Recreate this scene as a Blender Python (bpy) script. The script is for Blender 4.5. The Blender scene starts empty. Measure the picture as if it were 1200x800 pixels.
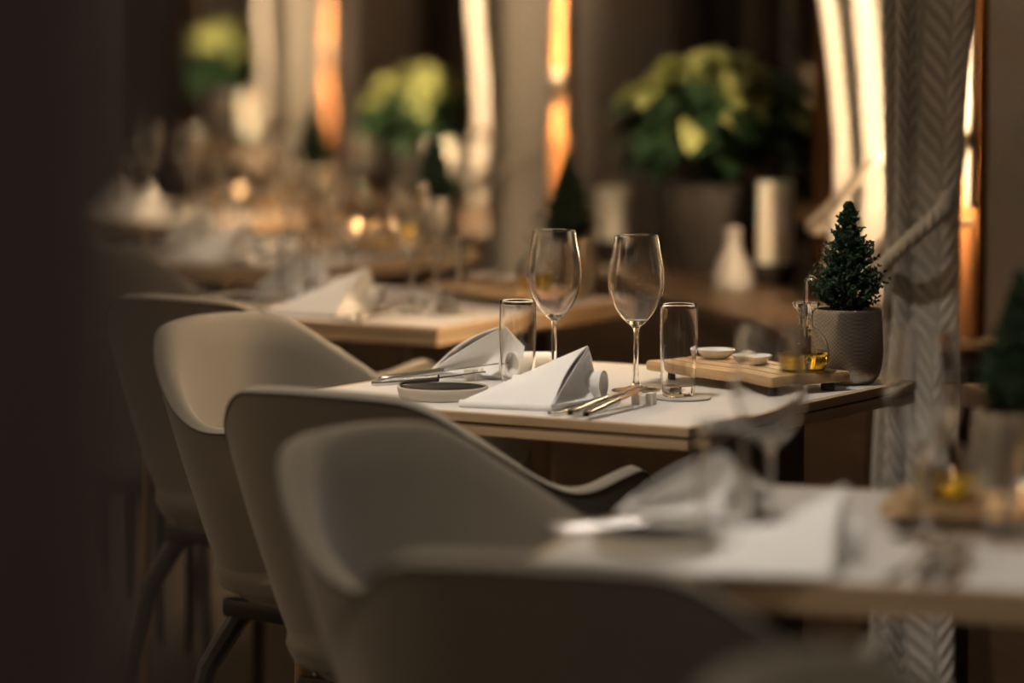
import bpy, bmesh, math, random
from mathutils import Vector, Matrix
from math import sin, cos, pi, radians as R

scene = bpy.context.scene
COL = scene.collection

# ------------------------------------------------------------------ camera
cam_d = bpy.data.cameras.new('camera')
cam = bpy.data.objects.new('camera', cam_d)
COL.objects.link(cam)
cam.location = (0, 0, 1.366)
cam.rotation_euler = (R(90 - 5.54), 0, 0)
cam_d.sensor_width = 36
cam_d.lens = 135
cam_d.clip_start = .05
cam_d.dof.use_dof = True
cam_d.dof.focus_distance = 5.60
cam_d.dof.aperture_fstop = 1.8
scene.camera = cam

# ------------------------------------------------------------------ world, exposure, lights
world = bpy.data.worlds.new('night')
scene.world = world
world.use_nodes = True
world.node_tree.nodes['Background'].inputs[0].default_value = (.055, .045, .04, 1)
world.node_tree.nodes['Background'].inputs[1].default_value = .25
scene.view_settings.view_transform = 'Standard'
scene.view_settings.look = 'None'
scene.view_settings.exposure = 1.7
scene.view_settings.gamma = 1
scene.view_settings.use_curve_mapping = False
scene.cycles.max_bounces = 14
scene.cycles.transmission_bounces = 14
scene.cycles.transparent_max_bounces = 12
scene.cycles.sample_clamp_indirect = 10
scene.cycles.use_denoising = True

DOWN_COL = (1, .90, .78)
DOWN_W = 36          # ceiling downlights over the tables
WALL_TUBE = 40        # tube lamps on the room walls (emission strength)
FILL_W = 9          # added fill downlights along the aisle and before the nearest table
SCONCE_COL = (1, .73, .44)
SCONCE_W = 210        # lamp tubes on the window piers (emission strength)

# ------------------------------------------------------------------ places
S0 = Vector((.76, 5.75, 0)); WT = Vector((-.23, .973, 0)); WN = Vector((.973, .23, 0))
WALL_ROT = math.atan2(WT.y, WT.x) - pi / 2        # wall local y = along, -x = towards room
def wp(t, n, z=0.):
    return S0 + WT * t + WN * n + Vector((0, 0, z))
PIERS = [-2.0, .94, 3.86, 7.02, 10.2]
BENCH_Z = .72
CEIL = 2.75

# ------------------------------------------------------------------ mesh helpers
def mesh_obj(name, verts, faces, mat, parent=None, smooth=True, sharp=35, uvs=None, loc=None, rot=None):
    me = bpy.data.meshes.new(name)
    me.from_pydata([tuple(v) for v in verts], [], faces)
    me.update()
    if uvs is not None:
        ul = me.uv_layers.new(name='UVMap')
        for lp in me.loops:
            ul.data[lp.index].uv = uvs[lp.vertex_index]
    fix(me, smooth, sharp)
    return obj_of(name, me, mat, parent, loc, rot)

def fix(me, smooth=True, sharp=35):
    bm = bmesh.new(); bm.from_mesh(me)
    bmesh.ops.recalc_face_normals(bm, faces=bm.faces)
    bm.to_mesh(me); bm.free()
    if smooth:
        me.polygons.foreach_set('use_smooth', [True] * len(me.polygons))
        me.set_sharp_from_angle(angle=R(sharp))
    me.update()

def obj_of(name, me, mat, parent=None, loc=None, rot=None):
    o = bpy.data.objects.new(name, me)
    if mat is not None and len(me.materials) == 0:
        me.materials.append(mat)
    COL.objects.link(o)
    if parent is not None: o.parent = parent
    if loc is not None: o.location = loc
    if rot is not None: o.rotation_euler = rot
    return o

def empty(name, loc=(0, 0, 0), rz=0.):
    o = bpy.data.objects.new(name, None)
    o.empty_display_size = .05
    COL.objects.link(o)
    o.location = loc; o.rotation_euler = (0, 0, rz)
    return o

def tag(o, label=None, cat=None, group=None, kind=None):
    if label: o['label'] = label
    if cat: o['category'] = cat
    if group: o['group'] = group
    if kind: o['kind'] = kind
    return o

def children(o): return [c for c in bpy.data.objects if c.parent == o]
_kids = {}
def copy_tree(o, parent=None):
    c = o.copy(); COL.objects.link(c); c.parent = parent
    for ch in children(o): copy_tree(ch, c)
    return c

class MB:
    def __init__(s): s.v = []; s.f = []
    def add(s, v, f):
        b = len(s.v); s.v += [tuple(x) for x in v]; s.f += [tuple(b + i for i in q) for q in f]
    def box(s, cx, cy, cz, sx, sy, sz, rz=0., bevel=0.):
        bm = bmesh.new()
        bmesh.ops.create_cube(bm, size=1)
        for v in bm.verts: v.co = Vector((v.co.x * sx, v.co.y * sy, v.co.z * sz))
        if bevel > 0:
            bmesh.ops.bevel(bm, geom=bm.edges[:], offset=bevel, segments=2, affect='EDGES', profile=.6)
        m = Matrix.Translation((cx, cy, cz)) @ Matrix.Rotation(rz, 4, 'Z')
        bm.verts.index_update()
        s.add([m @ v.co for v in bm.verts], [[v.index for v in f.verts] for f in bm.faces]); bm.free()
        return s
    def lathe(s, prof, n=32, c=(0, 0, 0), sx=1., sy=1.):
        v = []; f = []; rings = []
        for (r, z) in prof:
            if r < 1e-6:
                rings.append([len(v)]); v.append((c[0], c[1], c[2] + z))
            else:
                rings.append(list(range(len(v), len(v) + n)))
                v += [(c[0] + sx * r * cos(2 * pi * i / n), c[1] + sy * r * sin(2 * pi * i / n), c[2] + z) for i in range(n)]
        for a, b in zip(rings, rings[1:]):
            if len(a) == 1 and len(b) == 1: continue
            for i in range(n):
                j = (i + 1) % n
                if len(a) == 1: f.append((a[0], b[i], b[j]))
                elif len(b) == 1: f.append((a[i], a[j], b[0]))
                else: f.append((a[i], a[j], b[j], b[i]))
        s.add(v, f); return s
    def tube(s, pts, rad, n=8, cap=True, flat=1.):
        pts = [Vector(p) for p in pts]
        if not hasattr(rad, '__len__'): rad = [rad] * len(pts)
        v = []; f = []; up = None
        for i, p in enumerate(pts):
            d = (pts[min(i + 1, len(pts) - 1)] - pts[max(i - 1, 0)]).normalized()
            if up is None:
                up = Vector((0, 0, 1)) if abs(d.z) < .9 else Vector((1, 0, 0))
            a = d.cross(up).normalized(); b = a.cross(d).normalized(); up = b
            for k in range(n):
                q = 2 * pi * k / n
                v.append(p + a * rad[i] * cos(q) + b * rad[i] * flat * sin(q))
        for i in range(len(pts) - 1):
            for k in range(n):
                l = (k + 1) % n
                f.append((i * n + k, i * n + l, (i + 1) * n + l, (i + 1) * n + k))
        if cap:
            f.append(tuple(range(n))); f.append(tuple((len(pts) - 1) * n + k for k in range(n)))
        s.add(v, f); return s
    def grid(s, fn, nu, nv, closed_u=False):
        v = [fn(i / (nu if closed_u else nu - 1), j / (nv - 1)) for j in range(nv) for i in range(nu)]
        f = []
        for j in range(nv - 1):
            for i in range(nu if closed_u else nu - 1):
                k = (i + 1) % nu
                f.append((j * nu + i, j * nu + k, (j + 1) * nu + k, (j + 1) * nu + i))
        s.add(v, f); return s
    def sheet(s, fn, nu, nv, th):
        """a cloth sheet with thickness th (offset along the local normal)"""
        P = [[Vector(fn(i / (nu - 1), j / (nv - 1))) for i in range(nu)] for j in range(nv)]
        Nn = [[None] * nu for _ in range(nv)]
        for j in range(nv):
            for i in range(nu):
                a = P[j][min(i + 1, nu - 1)] - P[j][max(i - 1, 0)]
                b = P[min(j + 1, nv - 1)][i] - P[max(j - 1, 0)][i]
                c = a.cross(b)
                Nn[j][i] = c.normalized() if c.length > 1e-12 else Vector((0, 0, 1))
        v = [P[j][i] for j in range(nv) for i in range(nu)] + [P[j][i] + Nn[j][i] * th for j in range(nv) for i in range(nu)]
        f = []; o = nu * nv
        for j in range(nv - 1):
            for i in range(nu - 1):
                q = (j * nu + i, j * nu + i + 1, (j + 1) * nu + i + 1, (j + 1) * nu + i)
                f.append(q); f.append(tuple(o + k for k in reversed(q)))
        ring = [i for i in range(nu)] + [j * nu + nu - 1 for j in range(1, nv)] + [(nv - 1) * nu + i for i in range(nu - 2, -1, -1)] + [j * nu for j in range(nv - 2, 0, -1)]
        for a, b in zip(ring, ring[1:] + ring[:1]): f.append((a, b, o + b, o + a))
        s.add(v, f); return s
    def build(s, name, mat, parent=None, smooth=True, sharp=35, loc=None, rot=None):
        return mesh_obj(name, s.v, s.f, mat, parent, smooth, sharp, None, loc, rot)

# ------------------------------------------------------------------ materials
def new_mat(name):
    m = bpy.data.materials.new(name); m.use_nodes = True
    nt = m.node_tree
    return m, nt, nt.nodes['Principled BSDF']

def plain(name, col, rough=.5, metal=0., **kw):
    m, nt, p = new_mat(name)
    p.inputs['Base Color'].default_value = (*col, 1)
    p.inputs['Roughness'].default_value = rough
    p.inputs['Metallic'].default_value = metal
    for k, v in kw.items(): p.inputs[k].default_value = v
    return m

def noisy(name, c1, c2, scale=8., rough=.6, stretch=(1, 1, 1), bump=0., bscale=None, metal=0., detail=6.):
    m, nt, p = new_mat(name)
    tc = nt.nodes.new('ShaderNodeTexCoord'); mp = nt.nodes.new('ShaderNodeMapping')
    mp.inputs['Scale'].default_value = stretch
    nt.links.new(tc.outputs['Object'], mp.inputs[0])
    nz = nt.nodes.new('ShaderNodeTexNoise'); nz.inputs['Scale'].default_value = scale; nz.inputs['Detail'].default_value = detail
    nt.links.new(mp.outputs[0], nz.inputs['Vector'])
    rp = nt.nodes.new('ShaderNodeValToRGB')
    rp.color_ramp.elements[0].color = (*c1, 1); rp.color_ramp.elements[1].color = (*c2, 1)
    rp.color_ramp.elements[0].position = .3; rp.color_ramp.elements[1].position = .7
    nt.links.new(nz.outputs[0], rp.inputs[0]); nt.links.new(rp.outputs[0], p.inputs['Base Color'])
    p.inputs['Roughness'].default_value = rough; p.inputs['Metallic'].default_value = metal
    if bump:
        bn = nt.nodes.new('ShaderNodeBump'); bn.inputs['Strength'].default_value = bump; bn.inputs['Distance'].default_value = .002
        n2 = nt.nodes.new('ShaderNodeTexNoise'); n2.inputs['Scale'].default_value = bscale or scale * 6
        nt.links.new(mp.outputs[0], n2.inputs['Vector'])
        nt.links.new(n2.outputs[0], bn.inputs['Height']); nt.links.new(bn.outputs[0], p.inputs['Normal'])
    return m

def glass_mat(name, col=(1, 1, 1), ior=1.48, rough=0.):
    m, nt, p = new_mat(name)
    p.inputs['Base Color'].default_value = (*col, 1)
    p.inputs['Roughness'].default_value = rough
    p.inputs['IOR'].default_value = ior
    p.inputs['Transmission Weight'].default_value = 1
    return m

def emit_mat(name, col, strength):
    m, nt, p = new_mat(name)
    p.inputs['Base Color'].default_value = (*col, 1)
    p.inputs['Emission Color'].default_value = (*col, 1)
    p.inputs['Emission Strength'].default_value = strength
    return m

def rib_fabric():
    m, nt, p = new_mat('chair fabric')
    tc = nt.nodes.new('ShaderNodeTexCoord')
    w = nt.nodes.new('ShaderNodeTexWave'); w.wave_type = 'BANDS'; w.bands_direction = 'X'
    w.inputs['Scale'].default_value = 95; w.inputs['Distortion'].default_value = .3
    nt.links.new(tc.outputs['UV'], w.inputs['Vector'])
    nz = nt.nodes.new('ShaderNodeTexNoise'); nz.inputs['Scale'].default_value = 6
    nt.links.new(tc.outputs['Object'], nz.inputs['Vector'])
    rp = nt.nodes.new('ShaderNodeValToRGB')
    rp.color_ramp.elements[0].color = (.18, .152, .112, 1); rp.color_ramp.elements[1].color = (.235, .20, .15, 1)
    nt.links.new(nz.outputs[0], rp.inputs[0])
    mx = nt.nodes.new('ShaderNodeMix'); mx.data_type = 'RGBA'; mx.blend_type = 'MULTIPLY'; mx.inputs[0].default_value = .25
    nt.links.new(rp.outputs[0], mx.inputs[6]); nt.links.new(w.outputs[0], mx.inputs[7])
    nt.links.new(mx.outputs[2], p.inputs['Base Color'])
    p.inputs['Roughness'].default_value = .85
    p.inputs['Sheen Weight'].default_value = .25
    bn = nt.nodes.new('ShaderNodeBump'); bn.inputs['Strength'].default_value = .25; bn.inputs['Distance'].default_value = .001
    nt.links.new(w.outputs[0], bn.inputs['Height']); nt.links.new(bn.outputs[0], p.inputs['Normal'])
    return m

def curtain_mat():
    """cable-knit like chevron weave in metres of cloth (UV)"""
    m, nt, p = new_mat('curtain weave')
    N = nt.nodes.new; L = nt.links.new
    tc = N('ShaderNodeTexCoord'); sp = N('ShaderNodeSeparateXYZ'); L(tc.outputs['UV'], sp.inputs[0])
    def math_(op, a, b=None):
        n = N('ShaderNodeMath'); n.operation = op
        for i, x in enumerate((a, b)):
            if x is None: continue
            if isinstance(x, (int, float)): n.inputs[i].default_value = x
            else: L(x, n.inputs[i])
        return n.outputs[0]
    u = math_('MULTIPLY', sp.outputs[0], 1 / .062)
    tri = math_('MULTIPLY', math_('PINGPONG', u, .5), 2.)          # 0..1..0 zigzag
    ph = math_('ADD', math_('MULTIPLY', sp.outputs[1], 1 / .030), math_('MULTIPLY', tri, 1.6))
    wv = math_('SINE', math_('MULTIPLY', ph, 2 * pi))
    h = math_('ADD', math_('MULTIPLY', wv, .5), .5)
    edge = math_('SMOOTH_MIN', tri, math_('SUBTRACT', 1, tri))
    h2 = math_('MULTIPLY', h, math_('MINIMUM', math_('MULTIPLY', edge, 6.), 1.))
    rp = N('ShaderNodeValToRGB')
    rp.color_ramp.elements[0].color = (.45, .405, .34, 1); rp.color_ramp.elements[1].color = (.64, .585, .505, 1)
    L(h2, rp.inputs[0]); L(rp.outputs[0], p.inputs['Base Color'])
    p.inputs['Roughness'].default_value = .9
    p.inputs['Sheen Weight'].default_value = .15
    bn = N('ShaderNodeBump'); bn.inputs['Strength'].default_value = .8; bn.inputs['Distance'].default_value = .004
    L(h2, bn.inputs['Height']); L(bn.outputs[0], p.inputs['Normal'])
    return m

def wood(name, c1, c2, rough=.45, axis=0, scale=1.):
    st = [30 * scale] * 3; st[axis] = 1.6 * scale
    return noisy(name, c1, c2, scale=3., rough=rough, stretch=tuple(st), bump=.15, bscale=5, detail=5.)

M = {}
M['floor'] = wood('floor wood', (.03, .018, .011), (.06, .035, .02), .5, 1, .5)
M['ceiling'] = noisy('ceiling plaster', (.28, .25, .22), (.33, .30, .27), 3, .9)
M['plaster'] = noisy('jamb plaster', (.36, .33, .31), (.41, .375, .35), 4, .85, bump=.1)
M['backwall'] = noisy('back wall paint', (.10, .085, .075), (.13, .11, .095), 2, .85)
M['partition'] = noisy('partition paint', (.085, .068, .062), (.10, .08, .074), 3, .7)
M['post'] = wood('pier wood', (.065, .024, .0055), (.10, .038, .009), .5, 2, .7)
M['post'].node_tree.nodes['Principled BSDF'].inputs['Specular IOR Level'].default_value = .12
M['post'].node_tree.nodes['Principled BSDF'].inputs['Roughness'].default_value = .8
M['bench'] = wood('bench wood', (.065, .036, .019), (.11, .062, .033), .4, 1, .6)
M['frame'] = wood('window frame wood', (.045, .03, .022), (.075, .05, .036), .45, 2, .6)
M['oak'] = wood('table oak', (.36, .245, .145), (.50, .355, .22), .45, 0, 1.)
M['oak_y'] = wood('table oak cross', (.36, .245, .145), (.50, .355, .22), .45, 1, 1.)
M['board'] = wood('board oak', (.42, .27, .13), (.58, .39, .20), .5, 0, 1.2)
M['laminate'] = noisy('white laminate', (.66, .64, .61), (.70, .68, .65), 5, .38)
M['cloth'] = noisy('white napkin linen', (.78, .765, .74), (.82, .805, .78), 20, .85, bump=.08, bscale=600)
M['brass'] = plain('brushed brass', (.62, .43, .20), .35, 1.)
M['steel'] = plain('polished steel', (.52, .50, .48), .24, 1.)
M['ceramic'] = plain('white ceramic', (.80, .78, .73), .22)
M['rest'] = plain('cream stone', (.74, .70, .60), .5)
M['plate_out'] = noisy('ribbed stoneware', (.46, .41, .33), (.54, .49, .40), 10, .6)
M['plate_in'] = plain('dark glaze', (.03, .027, .024), .55, 0., **{'Specular IOR Level': .15})
M['coaster'] = noisy('felt coaster', (.34, .31, .27), (.42, .39, .34), 40, .9)
M['glass'] = glass_mat('clear glass')
M['oil'] = glass_mat('olive oil', (.95, .72, .045), 1.40)
M['pane'] = None
M['fabric'] = rib_fabric()
M['piping'] = plain('chair piping', (.09, .08, .065), .8)
M['chairleg'] = plain('dark chair leg', (.018, .015, .013), .4)
M['curtain'] = curtain_mat()
M['rope'] = noisy('rope cotton', (.50, .43, .34), (.62, .55, .44), 30, .9)
M['hook'] = plain('dark iron', (.03, .024, .02), .75)
M['wax'] = plain('candle wax', (.72, .66, .54), .5, 0., **{'Subsurface Weight': .3})
M['holder'] = plain('dark metal holder', (.05, .04, .035), .4, .6)
M['needle'] = noisy('conifer needles', (.012, .032, .016), (.035, .075, .03), 60, .6)
M['bark'] = plain('bark', (.06, .04, .025), .9)
M['soil'] = noisy('soil', (.02, .014, .01), (.04, .03, .02), 60, .95)
M['leaf'] = noisy('dark leaf', (.012, .035, .014), (.03, .065, .022), 15, .5)
M['bract'] = noisy('pale bract', (.34, .38, .12), (.52, .53, .22), 12, .55)
M['pot_dark'] = noisy('dark planter', (.035, .028, .024), (.06, .05, .042), 10, .55)
M['vase'] = plain('pale grey ceramic', (.30, .27, .245), .4)
M['lamp_body'] = plain('lamp body', (.05, .04, .03), .7)
M['lens'] = emit_mat('downlight lens', DOWN_COL, 30)
TUBES = [emit_mat('lamp tube', SCONCE_COL, SCONCE_W * f) for f in (1, 1, 2.4, 3.4, 1)]
M['flame'] = emit_mat('candle flame', (1, .62, .28), 60)
M['tin'] = plain('tealight glass', (.8, .7, .55), .25, 0., **{'Transmission Weight': .8})

def pot_mat():
    m, nt, p = new_mat('silver woven glaze')
    tc = nt.nodes.new('ShaderNodeTexCoord')
    w = nt.nodes.new('ShaderNodeTexChecker'); w.inputs['Scale'].default_value = 330
    w.inputs['Color1'].default_value = (.36, .315, .26, 1); w.inputs['Color2'].default_value = (.24, .205, .165, 1)
    nz = nt.nodes.new('ShaderNodeTexNoise'); nz.inputs['Scale'].default_value = 14; nz.inputs['Detail'].default_value = 6
    nt.links.new(tc.outputs['Object'], nz.inputs['Vector']); nt.links.new(tc.outputs['Object'], w.inputs['Vector'])
    mx = nt.nodes.new('ShaderNodeMix'); mx.data_type = 'RGBA'; mx.blend_type = 'OVERLAY'; mx.inputs[0].default_value = .7
    nt.links.new(w.outputs[0], mx.inputs[6]); nt.links.new(nz.outputs[0], mx.inputs[7])
    nt.links.new(mx.outputs[2], p.inputs['Base Color'])
    p.inputs['Metallic'].default_value = .8; p.inputs['Roughness'].default_value = .34
    bn = nt.nodes.new('ShaderNodeBump'); bn.inputs['Strength'].default_value = .35; bn.inputs['Distance'].default_value = .0006
    nt.links.new(w.outputs[1], bn.inputs['Height']); nt.links.new(bn.outputs[0], p.inputs['Normal'])
    return m
M['pot'] = pot_mat()

def pane_mat():
    m, nt, p = new_mat('window pane')
    out = nt.nodes['Material Output']
    tr = nt.nodes.new('ShaderNodeBsdfTransparent'); tr.inputs[0].default_value = (.92, .94, .93, 1)
    gl = nt.nodes.new('ShaderNodeBsdfGlossy'); gl.inputs['Roughness'].default_value = .02
    fr = nt.nodes.new('ShaderNodeFresnel'); fr.inputs[0].default_value = 1.5
    mx = nt.nodes.new('ShaderNodeMixShader')
    nt.links.new(fr.outputs[0], mx.inputs[0]); nt.links.new(tr.outputs[0], mx.inputs[1]); nt.links.new(gl.outputs[0], mx.inputs[2])
    nt.links.new(mx.outputs[0], out.inputs[0])
    return m
M['pane'] = pane_mat()

# ------------------------------------------------------------------ room shell
def slab(name, quad, z0, z1, mat):
    v = [(x, y, z0) for x, y in quad] + [(x, y, z1) for x, y in quad]
    n = len(quad)
    f = [tuple(range(n)), tuple(range(n, 2 * n))] + [(i, (i + 1) % n, n + (i + 1) % n, n + i) for i in range(n)]
    o = mesh_obj(name, v, f, mat, smooth=False)
    return tag(o, kind='structure')

def wq(t0, t1, n0, n1): return [tuple(wp(t, n)[:2]) for t, n in ((t0, n0), (t1, n0), (t1, n1), (t0, n1))]

big = [(-3.2, -1.6), (3.4, -1.6), (3.4, 20), (-5.2, 20)]
tag(slab('floor', big, -.05, 0, M['floor']), 'dark wooden floor under the dining chairs')
tag(slab('ceiling', big, CEIL, CEIL + .08, M['ceiling']), 'plain plaster ceiling above the row of tables')
tag(slab('wall_left', [(-3.3, -1.6), (-3.2, -1.6), (-5.2, 20), (-5.3, 20)], 0, CEIL, M['backwall']), 'dark painted wall beyond the aisle')
tag(slab('wall_back', [(-5.3, 18.6), (3.4, 18.6), (3.4, 18.7), (-5.3, 18.7)], 0, CEIL, M['backwall']), 'dark far end wall')
tag(slab('wall_rear', [(-3.3, -1.6), (3.4, -1.6), (3.4, -1.5), (-3.3, -1.5)], 0, CEIL, M['backwall']), 'wall behind the viewpoint')
tag(slab('wall_partition', [(-.62, 1.22), (-.124, 1.22), (-.124, 1.34), (-.62, 1.34)], 0, CEIL, M['partition']), 'dark partition edge blurred at the left of the picture')

PIER_W = .95
for k, e in enumerate(PIERS):
    o = slab('wall_pier', wq(e, e + PIER_W, .30, .72), 0, CEIL, M['plaster']); tag(o, 'plastered pier between two windows')
    # wooden boards facing the pier towards the room, each board a part
    for b in range(5):
        w = PIER_W / 5
        t = e + w * (b + .5)
        m = MB().box(0, 0, 0, .018, w - .006, CEIL - .02, 0, .003)
        c = m.build('board', M['post'], o, smooth=False)
        c.location = wp(t, .29, CEIL / 2); c.rotation_euler = (0, 0, WALL_ROT)

for k in range(len(PIERS) - 1):
    a = PIERS[k] + PIER_W; b = PIERS[k + 1]
    # low wall under the glass and lintel over it
    o = slab('wall_window_parapet', wq(a, b, .52, .72), 0, BENCH_Z - .06, M['plaster']); tag(o, 'low wall under the window glass')
    o = slab('wall_window_lintel', wq(a, b, .52, .72), 2.45, CEIL, M['plaster']); tag(o, 'wall strip over the window glass')
    wnd = empty('window_%d' % (k + 1), wp((a + b) / 2, .58, 0), WALL_ROT)
    tag(wnd, 'dark night window between two curtained piers', kind='structure')
    ln = b - a; zb, zt = BENCH_Z - .06, 2.45
    def post(y, w): MB().box(0, y, (zb + zt) / 2, .07, w, zt - zb, 0, .006).build('frame_post', M['frame'], wnd, smooth=False)
    post(-ln / 2 + .045, .09); post(ln / 2 - .045, .09); post(-ln / 6, .07); post(ln / 6, .07)
    for z in (zb + .04, zt - .04): MB().box(0, 0, z, .068, ln - .18, .08, 0, .006).build('frame_rail', M['frame'], wnd, smooth=False)
    for q in range(3):
        y = (-1 + q) * ln / 3
        MB().box(0.004, y, (zb + zt) / 2, .006, ln / 3 - .072, zt - zb - .16).build('pane', M['pane'], wnd, smooth=False)

# ------------------------------------------------------------------ window benches
bench_lab = ['dark wooden window bench at the right edge of the picture', 'long dark wooden window bench behind the in-focus table',
             'wooden window bench below the middle poinsettia', 'wooden window bench farthest along the window wall']
for k in range(len(PIERS) - 1):
    a = PIERS[k] - .18; b = PIERS[k + 1] - (.70, .70, .82, 1.02)[min(k + 1, 3)]
    root = empty('window_bench', wp((a + b) / 2, .26, 0), WALL_ROT)
    tag(root, bench_lab[k], 'bench', 'window benches along the wall')
    ln = b - a
    # the bench steps back to the pier at its near end: front part full length, in front of the piers
    MB().box(-.13, 0, BENCH_Z - .018, .27, ln, .036, 0, .006).build('top_board', M['bench'], root, smooth=False)
    MB().box(.13, .915, BENCH_Z - .018, .235, ln - .45, .036, 0, .006).build('top_board', M['bench'], root, smooth=False)
    nb = 7
    for i in range(nb):
        w = ln / nb
        MB().box(-.235, -ln / 2 + w * (i + .5), .40, .022, w - .006, .50, 0, .003).build('front_panel', M['bench'], root, smooth=False)
    MB().box(-.225, 0, .662, .035, ln - .01, .03, 0, .004).build('rail', M['bench'], root, smooth=False)
    MB().box(-.21, 0, .075, .02, ln - .02, .14).build('plinth', M['frame'], root, smooth=False)
    MB().box(0, -ln / 2 + .016, .36, .44, .022, .64, 0, .003).build('end_panel', M['bench'], root, smooth=False)

# ------------------------------------------------------------------ curtains, ropes, lamps
def curtain(name, label, group, fn, width, folds, z0, z1, nu=90, nv=50, seed=0):
    """fn(z) -> (tA, tB, n, amp): the plan of the cloth at height z"""
    rnd = random.Random(seed)
    ph = [rnd.uniform(-.5, .5) for _ in range(12)]
    V = []; UV = []; F = []
    org = wp(0, 0)
    for j in range(nv):
        z = z0 + (z1 - z0) * j / (nv - 1)
        tA, tB, n, amp = fn(z)
        for i in range(nu):
            p = i / (nu - 1)
            pp = p + .012 * sin(2 * pi * 2 * p + ph[0] * 6)
            q = 2 * pi * folds * pp + ph[1] + .5 * sin(z * 1.3 + p * 5)
            a = amp * (1 + .35 * sin(3.1 * p * folds + ph[2]))
            V.append(wp(tA + (tB - tA) * p + .35 * a * sin(2 * q + .6) * .4, n + a * sin(q), z)); UV.append((p * width, z))
    o = nu * nv
    for j in range(nv - 1):
        for i in range(nu - 1):
            F.append((j * nu + i, j * nu + i + 1, (j + 1) * nu + i + 1, (j + 1) * nu + i))
    ob = mesh_obj(name, V, F, M['curtain'], None, True, 180, UV)
    md = ob.modifiers.new('cloth', 'SOLIDIFY'); md.thickness = .004; md.offset = 0
    return tag(ob, label, 'curtain', group)

def rope(name, label, pts, rad=.013, strands=3, pitch=.05):
    # smooth path (Catmull-Rom) with three twisted strands
    P = [Vector(p) for p in pts]
    path = []
    for i in range(len(P) - 1):
        p0 = P[max(i - 1, 0)]; p1 = P[i]; p2 = P[i + 1]; p3 = P[min(i + 2, len(P) - 1)]
        for s in range(14):
            u = s / 14
            path.append(.5 * ((2 * p1) + (p2 - p0) * u + (2 * p0 - 5 * p1 + 4 * p2 - p3) * u * u + (3 * p1 - p0 - 3 * p2 + p3) * u ** 3))
    path.append(P[-1])
    m = MB(); L = [0.]
    for a, b in zip(path, path[1:]): L.append(L[-1] + (b - a).length)
    fr = []; up = Vector((0, 0, 1))
    for i, p in enumerate(path):
        d = (path[min(i + 1, len(path) - 1)] - path[max(i - 1, 0)]).normalized()
        a = d.cross(up)
        if a.length < .05: a = d.cross(Vector((1, 0, 0)))
        a.normalize(); b = a.cross(d).normalized(); up = b; fr.append((a, b))
    for s in range(strands):
        pts2 = []
        for p, (a, b), l in zip(path, fr, L):
            q = 2 * pi * (l / pitch + s / strands)
            pts2.append(p + (a * cos(q) + b * sin(q)) * rad * .55)
        m.tube(pts2, rad * .55, 6)
    return tag(m.build(name, M['rope'], None, True, 80), label, 'rope', 'curtain rope tie-backs')

def smooth(a, b, x):
    x = max(0., min(1., (x - a) / (b - a))); return x * x * (3 - 2 * x)

where = ['beyond the right edge', 'nearest the in-focus table', 'on the middle pier', 'on the far pier', 'on the last pier']
for k, e in enumerate(PIERS):
    if k in (0, 4): continue
    def right_panel(z, e=e, x=(0, 0, .15, .36, 0)[k]):
        ti = .92
        if z > ti:
            s = smooth(ti, ti + .95, z)
            return e - .36 - x - .08 * s, e - .28, .064, .042 + .020 * s
        s = smooth(ti, ti - .45, z)
        return e - .36 - x - .05 * s, e - .28 - .02 * s, .064 - .024 * s, .042 + .004 * s
    def left_panel(z, e=e, x=(0, 0, .18, .55, 0)[k]):
        ti = .96
        if z > ti:
            s = smooth(ti, ti + .8, z)
            return e + .15, e + .66 + x + .28 * s, .238, .015 + .006 * s
        s = smooth(ti, BENCH_Z, z)
        return e + .15 + .01 * s, e + .66 + x + .05 * s, .238, .015 + .005 * s
    curtain('curtain', 'shaded woven curtain panel held by a low rope loop, %s' % where[k], 'woven curtains', right_panel, .85, 3, .02, CEIL - .06, seed=k)
    curtain('curtain', 'brightly lamp-lit woven curtain panel with raised rope, %s' % where[k], 'woven curtains', left_panel, 1.1, 3, BENCH_Z + .004, CEIL - .06, seed=k + 20)
    xq = (0, 0, .15, .36, 0)[k]
    rope('rope_tieback', 'sagging rope round the shaded curtain %s' % where[k],
         [wp(e + .03, .262, 1.08), wp(e - .20, .15, 1.035), wp(e - .38 - xq, .085, .985), wp(e - .43 - xq, .04, .955), wp(e - .39 - xq, -.012, .895), wp(e - .32, -.022, .845), wp(e - .25, -.015, .845), wp(e - .19, .025, .885), wp(e - .18, .10, .945), wp(e - .17, .17, 1.0), wp(e + .03, .262, 1.07)], .013)
    xr = (0, 0, .18, .55, 0)[k]
    rope('rope_tieback', 'slanting rope across the lamp-lit curtain %s' % where[k],
         [wp(e + .05, .262, 1.10), wp(e + .11, .20, 1.085), wp(e + .24, .182, 1.035), wp(e + .40, .18, .97), wp(e + .56 + xr * .8, .182, .905), wp(e + .68 + xr, .195, .872), wp(e + .72 + xr, .235, .868), wp(e + .67 + xr, .262, .885), wp(e + .34, .264, 1.02), wp(e + .05, .264, 1.10)], .012)
    hk = empty('wall_hook', wp(e + .04, .28, 1.085), WALL_ROT); tag(hk, 'small dark iron rope hook %s' % where[k], 'hook', 'rope hooks on the piers')
    MB().tube([(0, 0, 0), (-.03, 0, 0), (-.05, 0, .008), (-.055, 0, .03)], .005, 8).build('hook_arm', M['hook'], hk)
    MB().lathe([(0, -.004), (.018, -.004), (.018, .003), (0, .003)], 16).build('base_plate', M['hook'], hk, rot=(0, R(90), 0))

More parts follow.
